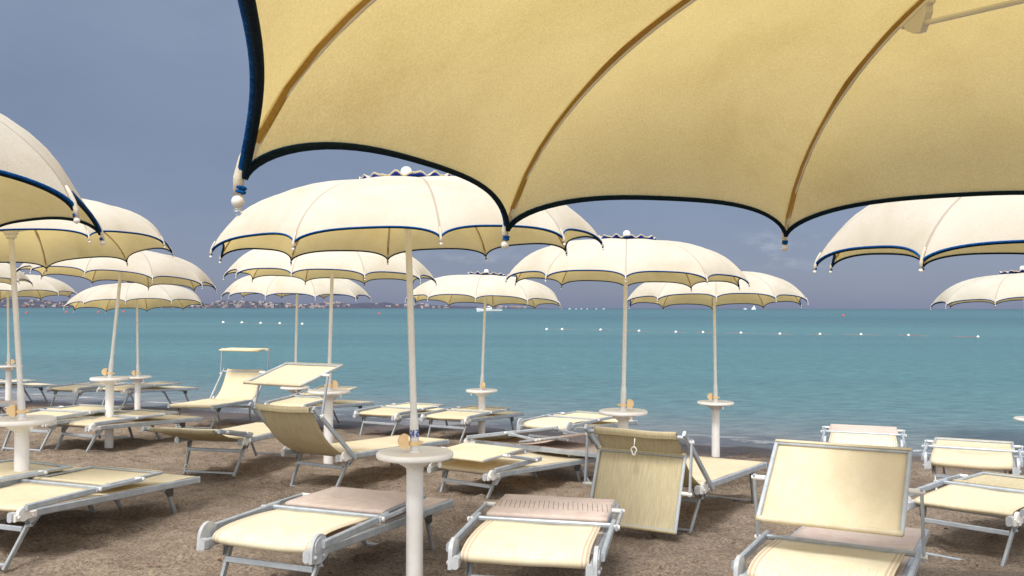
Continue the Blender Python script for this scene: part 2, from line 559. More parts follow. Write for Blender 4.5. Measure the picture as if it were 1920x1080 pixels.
def make_sand():
    xs = np.concatenate([[-900, -400, -150, -70, -40, -26, -20, -17], np.arange(-15, 9.2, .045), [10, 12, 16, 24, 40, 80, 200, 500, 900]])
    ys = np.concatenate([[-900, -300, -100, -40, -15, -6, -2, 0, 1.2, 2.0], np.arange(2.6, 17.5, .045), [18.5, 20, 24, 32, 50, 90, 200, 480]])
    X, Y = np.meshgrid(xs, ys, indexing='ij')
    d = (12.7 - Y - .47 * X) / 1.105
    Z = np.where(d > 0, np.minimum(np.where(d < 6, .0427 * d, .2562 + .002 * (d - 6)), .42), np.maximum(.05 * d, -12))
    inside = ((X > -15.5) & (X < 9.4) & (Y > 2.3) & (Y < 17.6)).astype(float)
    amp = np.clip(d / 2.5, .25, 1)
    bumps = .062 * vnoise(X, Y, .62, 1) + .046 * vnoise(X, Y, .27, 2) + .032 * vnoise(X, Y, .13, 3) + .010 * vnoise(X, Y, .07, 4)
    Z = Z + bumps * amp * inside
    Z += .035 * vnoise(X, Y, 2.1, 9) * inside * np.exp(-(d / 2.5) ** 2)
    # trodden hollows
    r = np.random.default_rng(11)
    x0, y0 = xs[8], ys[10]
    for _ in range(1300):
        cx, cy = r.uniform(-14, 8.5), r.uniform(3, 15.5)
        if (12.7 - cy - .47 * cx) < .8:
            continue
        a = r.uniform(0, math.pi); L, W_, dp = r.uniform(.10, .16), r.uniform(.045, .07), r.uniform(.014, .045)
        i0 = int((cx - x0) / .045) + 8; j0 = int((cy - y0) / .045) + 10
        sl = (slice(max(i0 - 9, 8), i0 + 10), slice(max(j0 - 9, 10), j0 + 10))
        ux = X[sl] - cx; uy = Y[sl] - cy
        p = ux * math.cos(a) + uy * math.sin(a); q = -ux * math.sin(a) + uy * math.cos(a)
        e = (p / L) ** 2 + (q / W_) ** 2
        Z[sl] += -dp * np.exp(-e) + .55 * dp * np.exp(-(np.sqrt(e) - 1.5) ** 2 * 4)
    Z -= .08 * np.exp(-((X + .5) ** 2 + (Y - 4.85) ** 2) / .16)
    nx, ny = len(xs), len(ys)
    V = np.stack([X, Y, Z], -1).reshape(-1, 3)
    I = np.arange(nx * ny).reshape(nx, ny)
    F = np.stack([I[:-1, :-1], I[1:, :-1], I[1:, 1:], I[:-1, 1:]], -1).reshape(-1, 4)
    me = bpy.data.meshes.new('sand')
    me.vertices.add(len(V)); me.vertices.foreach_set('co', V.ravel())
    me.loops.add(F.size); me.loops.foreach_set('vertex_index', F.ravel())
    me.polygons.add(len(F)); me.polygons.foreach_set('loop_start', np.arange(0, F.size, 4)); me.polygons.foreach_set('loop_total', np.full(len(F), 4))
    me.update(calc_edges=True); me.validate()
    me.polygons.foreach_set('use_smooth', np.ones(len(F), bool))
    me.materials.append(M['sand'])
    tag(link('sand', me), kind='structure')


make_sand()

mb = MB()
xs = [-30000, -6000, -1500, -400, -100, -40, 0, 40, 100, 400, 1500, 6000, 30000]
ys = [-30, 0, 12, 30, 80, 250, 900, 3500, 12000, 40000]
mb.add([(x, y, 0) for x in xs for y in ys], [(i * len(ys) + j, (i + 1) * len(ys) + j, (i + 1) * len(ys) + j + 1, i * len(ys) + j + 1) for i in range(len(xs) - 1) for j in range(len(ys) - 1)])
tag(link('sea', mb.mesh('sea', M['sea'])), kind='structure')


def at(px, py, Y):
    """the point at depth Y seen at a photograph pixel: used to measure things off the picture"""
    p = math.atan(38 / 1700)
    v = Vector(((px - 960) / 1700, 1, -(py - 540) / 1700))
    dirv = Vector((v.x, v.y * math.cos(p) - v.z * math.sin(p), v.y * math.sin(p) + v.z * math.cos(p)))
    return Vector((0, 0, CZ)) + dirv * (Y / dirv.y)


# low coast with a town on the far side of the bay
def make_coast():
    D = 4200.0
    k = D / 1700
    r = np.random.default_rng(5)
    xs = np.arange(-3600, 1150, 14.0)
    px = xs / k + 0
    prof = []
    for x in xs:
        p = 960 + x / k
        h = 11.5 * (1 if p < 620 else max(0.0, 1 - (p - 620) / 420) ** .8)
        if p < 300: h += 1.5
        prof.append(h * k)
    prof = np.array(prof)
    nz = vnoise(xs, xs * 0, 120, 21) * .55 + vnoise(xs, xs * 0 + 50, 45, 22) * .4
    prof = prof * (1 + nz)
    rows = []
    for t, f in ((0, -.02), (120, .16), (260, .45), (420, .8), (560, 1.0), (900, .9), (1500, -.1)):
        rows.append([(x * (1 + t / D), D + t, (z * f * (1 + t / D) if f > 0 else -2)) for x, z in zip(xs, prof)])
    mb = MB()
    nc = len(xs)
    mb.add([p for rr in rows for p in rr], [(i * nc + j, i * nc + j + 1, (i + 1) * nc + j + 1, (i + 1) * nc + j) for i in range(len(rows) - 1) for j in range(nc - 1)])
    tag(link('coast', mb.mesh('coast', M['coast'])), kind='structure')
    tb = MB(); tr = MB()
    for q in range(1300):
        x = r.uniform(-3500, 700)
        p = 960 + x / k
        dens = .5 + .5 * math.sin(x * .004) + .3 * math.sin(x * .011)
        if r.random() > dens: continue
        h = np.interp(x, xs, prof)
        if h < 6: continue
        t = r.uniform(.02, .85)
        y = D + 30 + 500 * t
        z = np.interp(y - D, [0, 120, 260, 420, 560], [0, .16, .45, .8, 1.0]) * h * (1 + (y - D) / D) - 3
        x *= y / D
        ww, dd, hh = r.uniform(8, 20), r.uniform(8, 14), r.uniform(6, 11)
        if q % 5 == 0:
            pr = [(0, -.3), (1, .1), (.85, .55), (.45, .95), (0, 1)]
            tr.lathe([(a * ww * .9, b * hh * 1.1) for a, b in pr], 7, (x, y, z))
        else:
            tb.add([(x + a * ww / 2, y + b * dd / 2, z + c * hh) for c in (0, 1) for a, b in ((-1, -1), (1, -1), (1, 1), (-1, 1))] + [(x - ww / 2, y, z + hh * 1.3), (x + ww / 2, y, z + hh * 1.3)],
                   [(0, 1, 5, 4), (1, 2, 6, 9, 5), (2, 3, 7, 6), (3, 0, 4, 8, 7), (4, 5, 9, 8), (6, 7, 8, 9)])
    tag(link('town', tb.mesh('town', M['town'])), 'pale houses of a town strung along the far coast at the left of the horizon', 'town', kind='stuff')
    tag(link('tree_belt', tr.mesh('tree_belt', M['tree'])), 'dark trees between the houses on the far coast at the left', 'trees', kind='stuff')


make_coast()

# ------------------------------------------------------------------ umbrellas
RU, NRIB = 1.05, 10
HU = .36 * RU
SEC = 2 * math.pi / NRIB


def edge_e(t):
    return max(0, 1 - abs(t) ** 3.2) ** .72


def hz_(u):
    return HU * max(0.0, 1 - u ** 3) ** .65


def dome(u, ang, t):
    """point of the canopy; u along the rib, ang absolute angle, t in -1..1 across the panel"""
    ue = 1 - .0025 - .0245 * edge_e(t)
    uu = u * ue
    puff = .040 * (1 - abs(t) ** 1.6) * (u ** 1.2) * (1 - .85 * u ** 7)
    r = RU * (uu * (1 - .058 * (1 - t * t) * u ** 6) + puff * .55 * u)
    z = hz_(uu) + RU * puff * .55
    return Vector((r * math.cos(ang), r * math.sin(ang), z))


TS = [math.copysign(1 - (1 - abs(x)) ** 2.0, x) for x in np.linspace(-1, 1, 33)]


def make_canopy_meshes():
    us = [.035, .12, .22, .32, .42, .52, .60, .68, .75, .81, .86, .90, .935, .960, .978, .990, 1.0]
    angs = []
    for s in range(NRIB):
        for t in TS[:-1]:
            angs.append(((s + .5) * SEC + t * SEC / 2, t))
    vs, fs = [], []
    for u in us:
        for a, t in angs:
            vs.append(dome(u, a, t))
    na = len(angs)
    for i in range(len(us) - 1):
        for j in range(na):
            k = (j + 1) % na
            fs.append((i * na + j, (i + 1) * na + j, (i + 1) * na + k, i * na + k))
    c = MB().add(vs, fs)
    tr = MB(); tl = MB()
    for s in range(NRIB):
        o_, i_ = [], []
        for t in TS:
            a = (s + .5) * SEC + t * SEC / 2
            p = dome(1.0, a, t); e = Vector((math.cos(a), math.sin(a), .35)) * .0024
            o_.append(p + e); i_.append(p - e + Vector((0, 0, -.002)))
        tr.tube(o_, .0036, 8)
        tl.tube(i_, .0039, 8)  # added dark tube that stands for shade below the trim
    return c.mesh('canopy', M['canopy'], 180), tr.mesh('trim', M['trim'], 180), tl.mesh('trim_shadow', M['navy'], 180)


def ribpt(u, ang, off=0.0):
    u1, u0 = min(u + .004, 1.0), max(min(u + .004, 1.0) - .008, 0)
    ddr, ddz = RU * (u1 - u0), hz_(u1) - hz_(u0)
    nl = math.hypot(ddr, ddz)
    r = RU * u + ddz / nl * off; z = hz_(u) - ddr / nl * off
    return Vector((r * math.cos(ang), r * math.sin(ang), z))


CAN, TRIM, TRIM_SHADOW = make_canopy_meshes()


def rib_meshes():
    ang = 0
    rod = MB().tube([ribpt(u, ang, .004 + .006 * math.sin(math.pi * min(1, u * 1.02)) ** .5) for u in np.linspace(.04, .99, 34)], .0024, 8)
    seam = MB()
    rows = []
    for u in np.linspace(.05, .985, 30):
        p = ribpt(u, ang, .0025); q = ribpt(u, ang, .0065)
        w_ = .0062 + .0016 * math.sin(u * 19) + .001 * math.sin(u * 43)
        rows.append([p + Vector((0, -w_, 0)), q + Vector((0, -w_ * .35, 0)), q + Vector((0, w_ * .35, 0)), p + Vector((0, w_, 0))])
    seam.sheet(rows, .002)
    pocket = MB().tube([ribpt(u, ang, -.003) for u in (.978, .986, .993, .998)] + [ribpt(1.0, ang, -.0015) + Vector((.001, 0, -.004))], [.0025, .0046, .0056, .0058, .0052], 10)
    band = MB()
    p = ribpt(1.0, ang, 0)
    ax = (ribpt(1.0, ang) - ribpt(.992, ang)).normalized()
    for s_ in (-.0035, .0005):
        c = p + ax * s_
        band.tube([c + (ax.orthogonal().normalized() * math.cos(a) + ax.cross(ax.orthogonal().normalized()) * math.sin(a)) * .0042 for a in np.linspace(0, 2 * math.pi, 13)[:-1]], .0021, 6, closed=True)
    ball = MB().sphere(p + ax * .0105, .0066)
    ball.lathe([(.004, 0), (.004, .012)], 10, p + ax * .004, ax)
    return (rod.mesh('rib', M['pole']), seam.mesh('seam', M['seam']), pocket.mesh('tip_pocket', M['pocket'], 180),
            band.mesh('tip_binding', M['trim'], 180), ball.mesh('tip_ball', M['ball'], 180))


RIB = rib_meshes()


def cap_meshes():
    rc = .24 * RU
    rings = []
    rows = [.02, .1, .2, .4, .6, .8, .95, 1.0]
    nseg = 120
    vs, fs = [], []
    for f in rows:
        for k in range(nseg):
            a = 2 * math.pi * k / nseg
            r = f * rc
            z = hz_(r / RU) + .020 + .016 * f ** 3 + (.010 * math.cos(14 * a) + .006 * math.cos(23 * a + 1)) * f ** 4
            vs.append((r * math.cos(a), r * math.sin(a), z))
    for i in range(len(rows) - 1):
        for k in range(nseg):
            l = (k + 1) % nseg
            fs.append((i * nseg + k, (i + 1) * nseg + k, (i + 1) * nseg + l, i * nseg + l))
    top = MB().add(vs, fs)
    under = MB()
    vs2 = [(x * 1.003, y * 1.003, z - .009) for x, y, z in vs]
    under.add(vs2, [tuple(reversed(f)) for f in fs])
    edge = MB().tube([(x * 1.002, y * 1.002, z - .001) for x, y, z in vs[-nseg:]], .0022, 6, closed=True)
    kn = MB().lathe([(0, .078), (.014, .076), (.025, .068), (.031, .056), (.032, .042), (.027, .03), (.030, .024), (.030, .014), (0.012, .010)], 20, (0, 0, HU + .020))
    return top.mesh('vent_cap', M['canopy'], 180), under.mesh('vent_lining', M['blue'], 180), edge.mesh('vent_trim', M['pocket'], 180), kn.mesh('finial', M['ball'], 60)


CAP = cap_meshes()


def strut_meshes():
    a = Vector((.03, 0, HU - .19)); b = ribpt(.58, 0, .035)
    st = MB().tube([a, b], .0042, 8)
    d = (ribpt(.62, 0, .016) - ribpt(.54, 0, .016)).normalized()
    c = ribpt(.58, 0, .02)
    br = MB()
    nx = Vector((0, 1, 0)); dn = d.cross(nx)
    if dn.z > 0: dn = -dn
    poly = [(-.03, -.004), (.03, -.004), (.026, .010), (.012, .024), (-.002, .030), (-.012, .022), (-.026, .010)]
    br.prism(poly, -.006, .006, lambda x, p, q: c + d * p + dn * q + nx * x)
    br.bar(c - d * .036 - dn * .004, c + d * .036 - dn * .004, .014, .010, dn)
    ru = MB().lathe([(.021, HU - .24), (.034, HU - .235), (.034, HU - .215), (.046, HU - .208), (.046, HU - .18), (.03, HU - .17), (.03, HU - .15), (.021, HU - .145)], 20)
    hub = MB().lathe([(.021, HU - .10), (.032, HU - .095), (.032, HU - .06), (.05, HU - .05), (.05, HU - .025), (.02, HU - .012), (0, HU - .010)], 20)
    hk = MB().tube([Vector((.03 + .02 * math.cos(q), 0, HU - .115 + .018 * math.sin(q))) for q in np.linspace(math.pi * .5, math.pi * 1.9, 9)], .003, 6)
    return st.mesh('strut', M['pole']), br.mesh('rib_bracket', M['white_plastic'], 30), ru.mesh('runner', M['white_plastic']), hub.mesh('hub', M['pole']), hk.mesh('hook', M['pole'])


STR = strut_meshes()


def clamp_mesh():
    """beige locking clamp: a band round the pole and a half moon handle"""
    b = MB()
    b.lathe([(.026, -.011), (.031, -.011), (.031, .011), (.026, .011), (.026, -.011)], 20)
    b.bar((.026, 0, 0), (.052, 0, 0), .022, .02)
    b.bar((-.024, 0, 0), (-.046, 0, 0), .014, .018)
    poly = [(.044 + .046 * math.cos(a), .012 + .042 * math.sin(a)) for a in np.linspace(-math.pi * .5, math.pi * .45, 12)] + [(.034, .046), (.036, -.02)]
    b.prism(poly, -.020, .020, lambda x, p, q: (p, x, q))
    return b.mesh('clamp', M['beige'], 35)


CLAMP = clamp_mesh()
TABLE = (
    MB().lathe([(0.028, .012), (.03, .0035), (.05, .002), (.175, .002), (.188, .006), (.198, .007), (.206, .002), (.2095, -.008), (.209, -.018), (.203, -.026), (.19, -.028), (.10, -.028)], 56).mesh('tabletop', M['table'], 50),
    MB().lathe([(.115, -.027), (.108, -.040), (.085, -.058), (.06, -.072), (.048, -.082), (.046, -.10)], 40).mesh('cone', M['table'], 50),
)


def hook_mesh():
    b = MB()
    b.prism([(-.012, 0), (.012, 0), (.010, -.020), (.004, -.034), (-.004, -.034), (-.010, -.020)], -.005, .005, lambda x, p, q: (p, x, q))
    return b.mesh('bag_hook', M['table'], 30)


HOOK = hook_mesh()

UG, TG = 'white beach umbrellas with blue trim', 'white umbrella stands with round tray tables'


def umbrella(rim, tilt, phase, label, tab=None, clampdir=0, tlabel=None, sticker=False, drop=False):
    n_ = Vector((tilt[0], tilt[1], 1)).normalized()
    a_ = (Vector((1, 0, 0)) - n_ * n_.x).normalized(); b_ = n_.cross(a_)
    rot = Matrix((a_, b_, n_)).transposed().to_4x4()
    mw = Matrix.Translation(rim) @ rot @ Matrix.Rotation(phase, 4, 'Z')
    rim = Vector(rim)
    gz = ground(rim.x, rim.y)
    zt = tab if tab is not None else gz + .66
    base = rim + n_ * ((zt - rim.z) / n_.z)
    ln = (rim - base).length
    root = bpy.data.objects.new('beach_umbrella', None)
    col.objects.link(root)
    root.matrix_world = Matrix.Translation(base) @ rot @ Matrix.Rotation(phase, 4, 'Z')
    tag(root, label, 'umbrella', UG)
    L0 = Vector((0, 0, ln))
    p = MB().lathe([(0, -.02), (.024, -.02), (.024, .0), (.0245, .16), (.0240, .175), (.021, .195), (.0185, .22), (.0172, ln + HU - .02), (0, ln + HU - .02)], 20)
    link('pole', p.mesh('pole', M['pole']), root)
    cn = link('canopy', CAN, root, L0)
    link('trim', TRIM, cn); link('trim_shadow', TRIM_SHADOW, cn)
    vc = link('vent_cap', CAP[0], root, L0)
    link('vent_lining', CAP[1], vc); link('vent_trim', CAP[2], vc); link('finial', CAP[3], root, L0)
    for k in range(NRIB):
        rb = link('rib', RIB[0], root, L0); rb.rotation_euler.z = k * SEC
        link('seam', RIB[1], rb); link('tip_pocket', RIB[2], rb); link('tip_binding', RIB[3], rb); link('tip_ball', RIB[4], rb)
        st = link('strut', STR[0], root, L0); st.rotation_euler.z = k * SEC
        link('rib_bracket', STR[1], st)
    link('runner', STR[2], root, L0)
    hb = link('hub', STR[3], root, L0); link('hook', STR[4], hb)
    c = link('clamp', CLAMP, root, (0, 0, .052)); c.rotation_euler.z = clampdir - phase
    if sticker:
      sk = MB().lathe([(.0252, 0), (.0252, .042)], 20)
      s_ = link('sticker', sk.mesh('sticker', M['sticker']), root, (0, 0, .085))
    if drop:
        p_ = root.matrix_world @ (L0 + ribpt(1.0, 0))
        ax_ = (rot.to_3x3() @ (Matrix.Rotation(phase, 3, 'Z') @ (ribpt(1.0, 0) - ribpt(.992, 0)))).normalized()
        q_ = root.matrix_world.inverted() @ (p_ + ax_ * .0105 + Vector((0, 0, -.0096)))
        link('water_drop', MB().sphere((0, 0, 0), .0042, 14, 9, 1.25).mesh('water_drop', M['drop'], 180), root, q_)
    # stand with tray table
    g2 = ground(base.x, base.y)
    t = bpy.data.objects.new('umbrella_stand', None)
    col.objects.link(t)
    t.location = (base.x, base.y, g2)
    tag(t, tlabel or 'white stand', 'umbrella stand', TG)
    hh = base.z - g2
    link('tabletop', TABLE[0], t, (0, 0, hh)); link('cone', TABLE[1], t, (0, 0, hh))
    ps = MB().lathe([(.047, -.25), (.0455, hh - .09), (.030, hh - .02), (.030, hh + .010), (.0255, hh + .012)], 28)
    link('post', ps.mesh('post', M['table']), t)
    for a in (clampdir + 2.2, clampdir + 5.2):
        h = link('bag_hook', HOOK, t, (.185 * math.cos(a), .185 * math.sin(a), hh - .026)); h.rotation_euler.z = a + math.pi / 2
    return root


def tabz(py, D):
    return CZ - (py - 578) * D / 1700


PI = math.pi
umbrella((0.7697, 0.8015, 1.8958), (-0.0442, 0.0228), 3.0375, 'nearest umbrella, its huge tan underside filling the top of the photo', None, 0, 'stand of the nearest umbrella, beside the camera', drop=True)
umbrella((-.561, 4.923, 2.024), (-.033, -.015), .559, 'large white umbrella at centre whose pole rises between the pink folded loungers', tabz(850, 4.9), PI + .25, 'nearest white stand at centre with a blue sticker on the pole above its tray', True)
umbrella((-1.815, 9.134, 1.997), (.022, .011), .163, 'white umbrella directly behind the central one, its pole behind the roofed raised lounger', tabz(733, 9.1), 0.4, 'white tray stand behind the raised lounger with a flat sunshade')
umbrella((-3.099, 13.071, 1.858), (.017, -.006), .146, 'small far white umbrella left of centre with the coast town under its rim', tabz(727, 13.0), PI - .3, 'far white stand mostly hidden behind the sunshade of the raised lounger')
umbrella((-.356, 11.975, 1.771), (.035, .044), .234, 'small far white umbrella with the motorboat behind its pole', tabz(730, 12.0), -PI / 2 + .3, 'small white tray stand by the water behind the middle row of folded loungers')
umbrella((.981, 7.824, 1.929), (.022, .01), .189, 'white umbrella right of centre with its blue vent and white knob against the sky', tabz(770, 7.8), -.25, 'white tray stand right behind the lounger with the hanging sunshade')
umbrella((2.343, 10.502, 1.764), (.002, .054), .116, 'white umbrella at the waterline with a tall white stand, right of centre', tabz(752, 10.5), PI - .4, 'tall bare white tray stand at the waterline, its whole post visible')
umbrella((-4.467, 10.321, 2.013), (.069, .056), .401, 'leaning white umbrella at left whose pole slants over a tray stand', tabz(710, 10.2), PI + .1, 'white tray stand at left under the leaning umbrella pole')
umbrella((-5.979, 14.466, 1.723), (-.046, .059), .554, 'low far white umbrella at left standing close to the water', tabz(707, 14.4), PI + .2, 'small far white tray stand just right of the leaning umbrella pole')
umbrella((-3.397, 6.161, 2.061), (-.083, .017), -.038, 'umbrella at the left edge showing its tan underside, pole rising from the near left tray', tabz(788, 6.1), PI + .15, 'big white tray stand at the left edge among folded loungers')
umbrella((-8.321, 14.966, 1.884), (-.043, .029), .308, 'far white umbrella at the left edge, lowest over the horizon there', tabz(687, 14.9), .3, 'far white tray stand at the left edge in front of the sea')
umbrella((-7.517, 11.971, 2.021), (-.018, .006), -.069, 'white umbrella cut off by the left edge above the lowest one', None, 0, 'white stand beyond the left edge')
umbrella((-1.985, 1.906, 1.914), (-.012, .003), .660, 'big white umbrella cut off by the left edge, highest of those at left', None, 0, 'white stand just outside the left edge')
umbrella((2.233, 3.434, 1.891), (-.010, -.035), 3.0265, 'big white umbrella cut off by the right edge behind the nearest canopy', None, 0, 'white stand just outside the right edge')
umbrella((6.28, 11.1, 1.785), (-.04, .031), .141, 'smaller far white umbrella cut off by the right edge over the sea', .40, PI, 'white tray stand at the right edge over the water')

# ------------------------------------------------------------------ loungers
LW, LL, HZ = .31, 1.49, .30          # half width, length of seat frame, height of its top
G_L = 'aluminium sun loungers on the sand'
cache = {}


def cached(key, fn):
    if key not in cache:
        cache[key] = fn()
    return cache[key]


def m_seat_frame():
    b = MB()
    for s in (-1, 1):
        b.bar((s * (LW - .012), -.07, HZ - .022), (s * (LW - .012), LL, HZ - .022), .024, .044)
    b.bar((-(LW - .024), LL - .014, HZ - .024), (LW - .024, LL - .014, HZ - .024), .026, .038)
    b.bar((-(LW - .024), .14, HZ - .036), (LW - .024, .14, HZ - .036), .022, .026)
    b.bar((-(LW - .024), 1.16, HZ - .044), (LW - .024, 1.16, HZ - .044), .022, .03)
    return b.mesh('seat_frame', M['alu'])


def m_endcap(foot):
    b = MB()
    if foot:
        b.bar((0, LL - .003, HZ - .022), (0, LL + .008, HZ - .022), .029, .049)
    else:
        b.bar((0, -.098, HZ - .024), (0, -.066, HZ - .024), .034, .056)
    return b.mesh('end_cap', M['grey_plastic'])


def m_leg(s, foot):
    b = MB()
    if foot:
        a, c = Vector((s * .268, 1.20, HZ - .045)), Vector((s * .236, 1.385, -.03))
    else:
        a, c = Vector((s * .268, .09, HZ - .045)), Vector((s * .236, -.06, -.03))
    b.bar(a, c, .018, .032, (0, 1, 0))
    return b.mesh('leg', M['leg'])


def m_gusset(foot, s):
    b = MB()
    y = 1.20 if foot else .09
    sg = 1 if foot else -1
    b.prism([(y - .05, HZ - .046), (y + .05, HZ - .046), (y + sg * .055, HZ - .10), (y + sg * .01, HZ - .105)], s * .276, s * .284, lambda x, p, q: (x, p, q))
    return b.mesh('leg_gusset', M['grey_plastic'] if not foot else M['dark'], 30)


def m_brace(kind):
    b = MB()
    if kind == 'hg':
        b.bar((-.236, -.052, -.002), (.236, -.052, -.002), .026, .016)
    elif kind == 'hc':
        b.bar((-.252, .035, .185), (.252, .035, .185), .018, .030)
    else:
        b.bar((-.236, 1.378, -.002), (.236, 1.378, -.002), .026, .016)
    return b.mesh('leg_brace', M['alu'])


def m_adjuster_block(s):
    b = MB()
    x0, x1 = s * (LW + .002), s * (LW + .024)
    poly = [(-.03 + .040 * math.cos(a), HZ - .012 + .040 * math.sin(a)) for a in np.linspace(0, 2 * PI, 15)[:-1]]
    b.prism(poly, min(x0, x1), max(x0, x1), lambda x, p, q: (x, p, q))
    b.bar((s * (LW + .012), -.085, HZ - .03), (s * (LW + .012), .06, HZ - .022), .020, .040)
    for yy in (-.065, .03):
        b.lathe([(0, 0), (.009, 0), (.009, .006), (.005, .009), (0, .009)], 12, (x1, yy, HZ - .026), (s, 0, 0))
    return b.mesh('backrest_adjuster', M['white_plastic'], 30)


def m_adjuster(s):
    b = MB()
    x0, x1 = s * (LW + .002), s * (LW + .020)
    poly = [(-.028 + .066 * math.cos(a), HZ + .0 + .074 * math.sin(a)) for a in np.linspace(.15, PI * .98, 14)] + [(-.096, HZ - .055), (-.02, HZ - .065), (.045, HZ - .03)]
    b.prism(poly, min(x0, x1), max(x0, x1), lambda x, p, q: (x, p, q))
    poly2 = [(-.028 + .050 * math.cos(a), HZ + .01 + .050 * math.sin(a)) for a in np.linspace(.3, PI * .9, 10)] + [(-.07, HZ - .01), (.02, HZ - .01)]
    b.prism(poly2, min(x1, x1 + s * .006), max(x1, x1 + s * .006), lambda x, p, q: (x, p, q))
    for yy, zz in ((-.07, HZ - .03), (0, HZ - .03)):
        b.lathe([(0, 0), (.011, 0), (.011, .008), (.006, .012), (0, .012)], 12, (x1, yy, zz), (s, 0, 0))
    return b.mesh('backrest_adjuster', M['grey_plastic'], 30)


def frame_pt(yp, zp, beta):
    """a backrest point at distance yp along it and zp above it, pivot at the hinge"""
    c, s = math.cos(beta), math.sin(beta)
    sg = 1 if beta < PI / 2 else -1      # above = upper side
    return (.0 + yp * c - sg * zp * s, HZ + .028 + yp * s + sg * zp * c)


BL = .585


def m_back_frame(beta):
    b = MB()
    c, s = math.cos(beta), math.sin(beta)
    up = (0, -s, c)
    y0 = -.03 if beta < .6 or beta > 2.8 else -.10
    for sg in (-1, 1):
        y, z = frame_pt(y0, 0, beta); y1, z1 = frame_pt(BL, 0, beta)
        b.bar((sg * (LW + .036), y, z), (sg * (LW + .036), y1, z1), .022, .038, up)
    ya, za = frame_pt(BL - .055, 0, beta)
    b.bar((-(LW + .024), ya, za), (LW + .024, ya, za), .026, .024, up)
    return b.mesh('backrest_frame', M['alu'])


def wavy(seed, amp):
    r = random.Random(seed)
    ph = [r.uniform(0, 6) for _ in range(3)]
    return lambda x, y: amp * (math.sin(x * 9 + ph[0] + y * 5) + .6 * math.sin(y * 14 + ph[1] + x * 4) + .4 * math.sin(x * 21 + ph[2])) / 2


def spline(pts, m):
    """Catmull-Rom through (y,z) points"""
    P = [np.array(p, float) for p in pts]
    P = [2 * P[0] - P[1]] + P + [2 * P[-1] - P[-2]]
    o = []
    ns = len(P) - 3
    for i in range(m):
        f = i / (m - 1) * ns; k = min(int(f), ns - 1); t = f - k
        a, b, c, d = P[k:k + 4]
        o.append(.5 * (2 * b + (c - a) * t + (2 * a - 5 * b + 4 * c - d) * t * t + (3 * b - a - 3 * c + d) * t ** 3))
    return o


def m_back_fabric(beta, mat, seed, puffy=False):
    b = MB()
    if beta < .6:                 # folded forward: lies over the seat and curls down at the hinge end
        yt, zt = frame_pt(BL - .07, -.002, beta)
        k = .010 if puffy else .0
        ym, zm = frame_pt(.3, k, beta); yn, zn = frame_pt(.10, k * 1.2, beta)
        if puffy:
            pts = [(yt, zt), (ym, zm), (yn, zn), (.0, HZ + .024), (-.030, HZ + .002), (-.020, HZ - .024), (.04, HZ - .032), (.13, HZ - .018)]
        else:
            pts = [(yt, zt), (ym, zm - .006), (yn, zn - .004), (.010, HZ + .020), (-.012, HZ + .006), (.0, HZ - .010), (.05, HZ - .018), (.13, HZ - .014)]
    else:
        yt, zt = frame_pt(BL - .035, .012, beta)
        y2, z2 = frame_pt(BL * .55, -.05 if beta < 2.8 else -.03, beta); y3, z3 = frame_pt(BL * .22, -.055 if beta < 2.8 else -.04, beta)
        pts = [frame_pt(BL - .045, -.022, beta), frame_pt(BL - .015, 0, beta), (yt, zt), (y2, z2), (y3, z3), (.08, HZ - .028), (.2, HZ - .004)]
    prof = spline(pts, 30)
    wv = wavy(seed, .0045)
    xs = np.linspace(-(LW - .022), LW - .022, 17)
    rows = [[(x, y, z + wv(x, y) - .006 * (1 - (x / LW) ** 2)) for x in xs] for y, z in prof]
    b.sheet(rows, .006 if puffy else .004)
    return b.mesh('backrest_cloth', mat, 180)


def m_seat_fabric(mat, seed, y0):
    b = MB()
    wv = wavy(seed, .003)
    xs = np.linspace(-(LW - .020), LW - .020, 17)
    rows = []
    for y in np.linspace(y0, LL - .016, 26):
        rows.append([(x, y, HZ + .003 + (wv(x, y) - .014 * (1 - (x / LW) ** 2)) * min(1, (LL - .016 - y) / .12)) for x in xs])
    rows.append([(x, LL + .001, HZ - .004) for x in xs])
    rows.append([(x, LL + .002, HZ - .035) for x in xs])
    b.sheet(rows, .004)
    return b.mesh('seat_cloth', mat, 180)


SL, SW = .50, .315


def m_shade_frame(g):
    """sunshade frame about its knob axis, g the slope of its plane"""
    b = MB()
    c, s = math.cos(g), math.sin(g)
    up = (0, -s, c)
    for sg in (-1, 1):
        b.bar((sg * (SW - .010), -SL / 2 * c, -SL / 2 * s), (sg * (SW - .010), SL / 2 * c, SL / 2 * s), .020, .016, up)
    for e in (-1, 1):
        b.bar((-(SW - .02), e * (SL / 2 - .010) * c, e * (SL / 2 - .010) * s), (SW - .02, e * (SL / 2 - .010) * c, e * (SL / 2 - .010) * s), .020, .014, up)
    return b.mesh('sunshade_frame', M['alu'])


def m_shade_fabric(g, side, mat, seed, slits=False):
    b = MB()
    c, s = math.cos(g), math.sin(g)
    xs = np.linspace(-(SW - .004), SW - .004, 17)
    wv = wavy(seed, .0035)
    pr = [(-SL / 2 + .012, -.012), (-SL / 2 - .006, -.006), (-SL / 2 - .004, .008)] + [(t, .011) for t in np.linspace(-SL / 2 + .02, SL / 2 - .02, 14)] + [(SL / 2 + .004, .008), (SL / 2 + .006, -.006), (SL / 2 - .012, -.012)]
    rows = []
    for p, q in pr:
        q *= side
        row = []
        for x in xs:
            h = q + side * (wv(x, p) * (1 if abs(p) < SL / 2 - .03 else .3))
            row.append((x, p * c - h * s, p * s + h * c))
        rows.append(row)
    b.sheet(rows, .004)
    return b.mesh('sunshade_cloth', mat, 180)



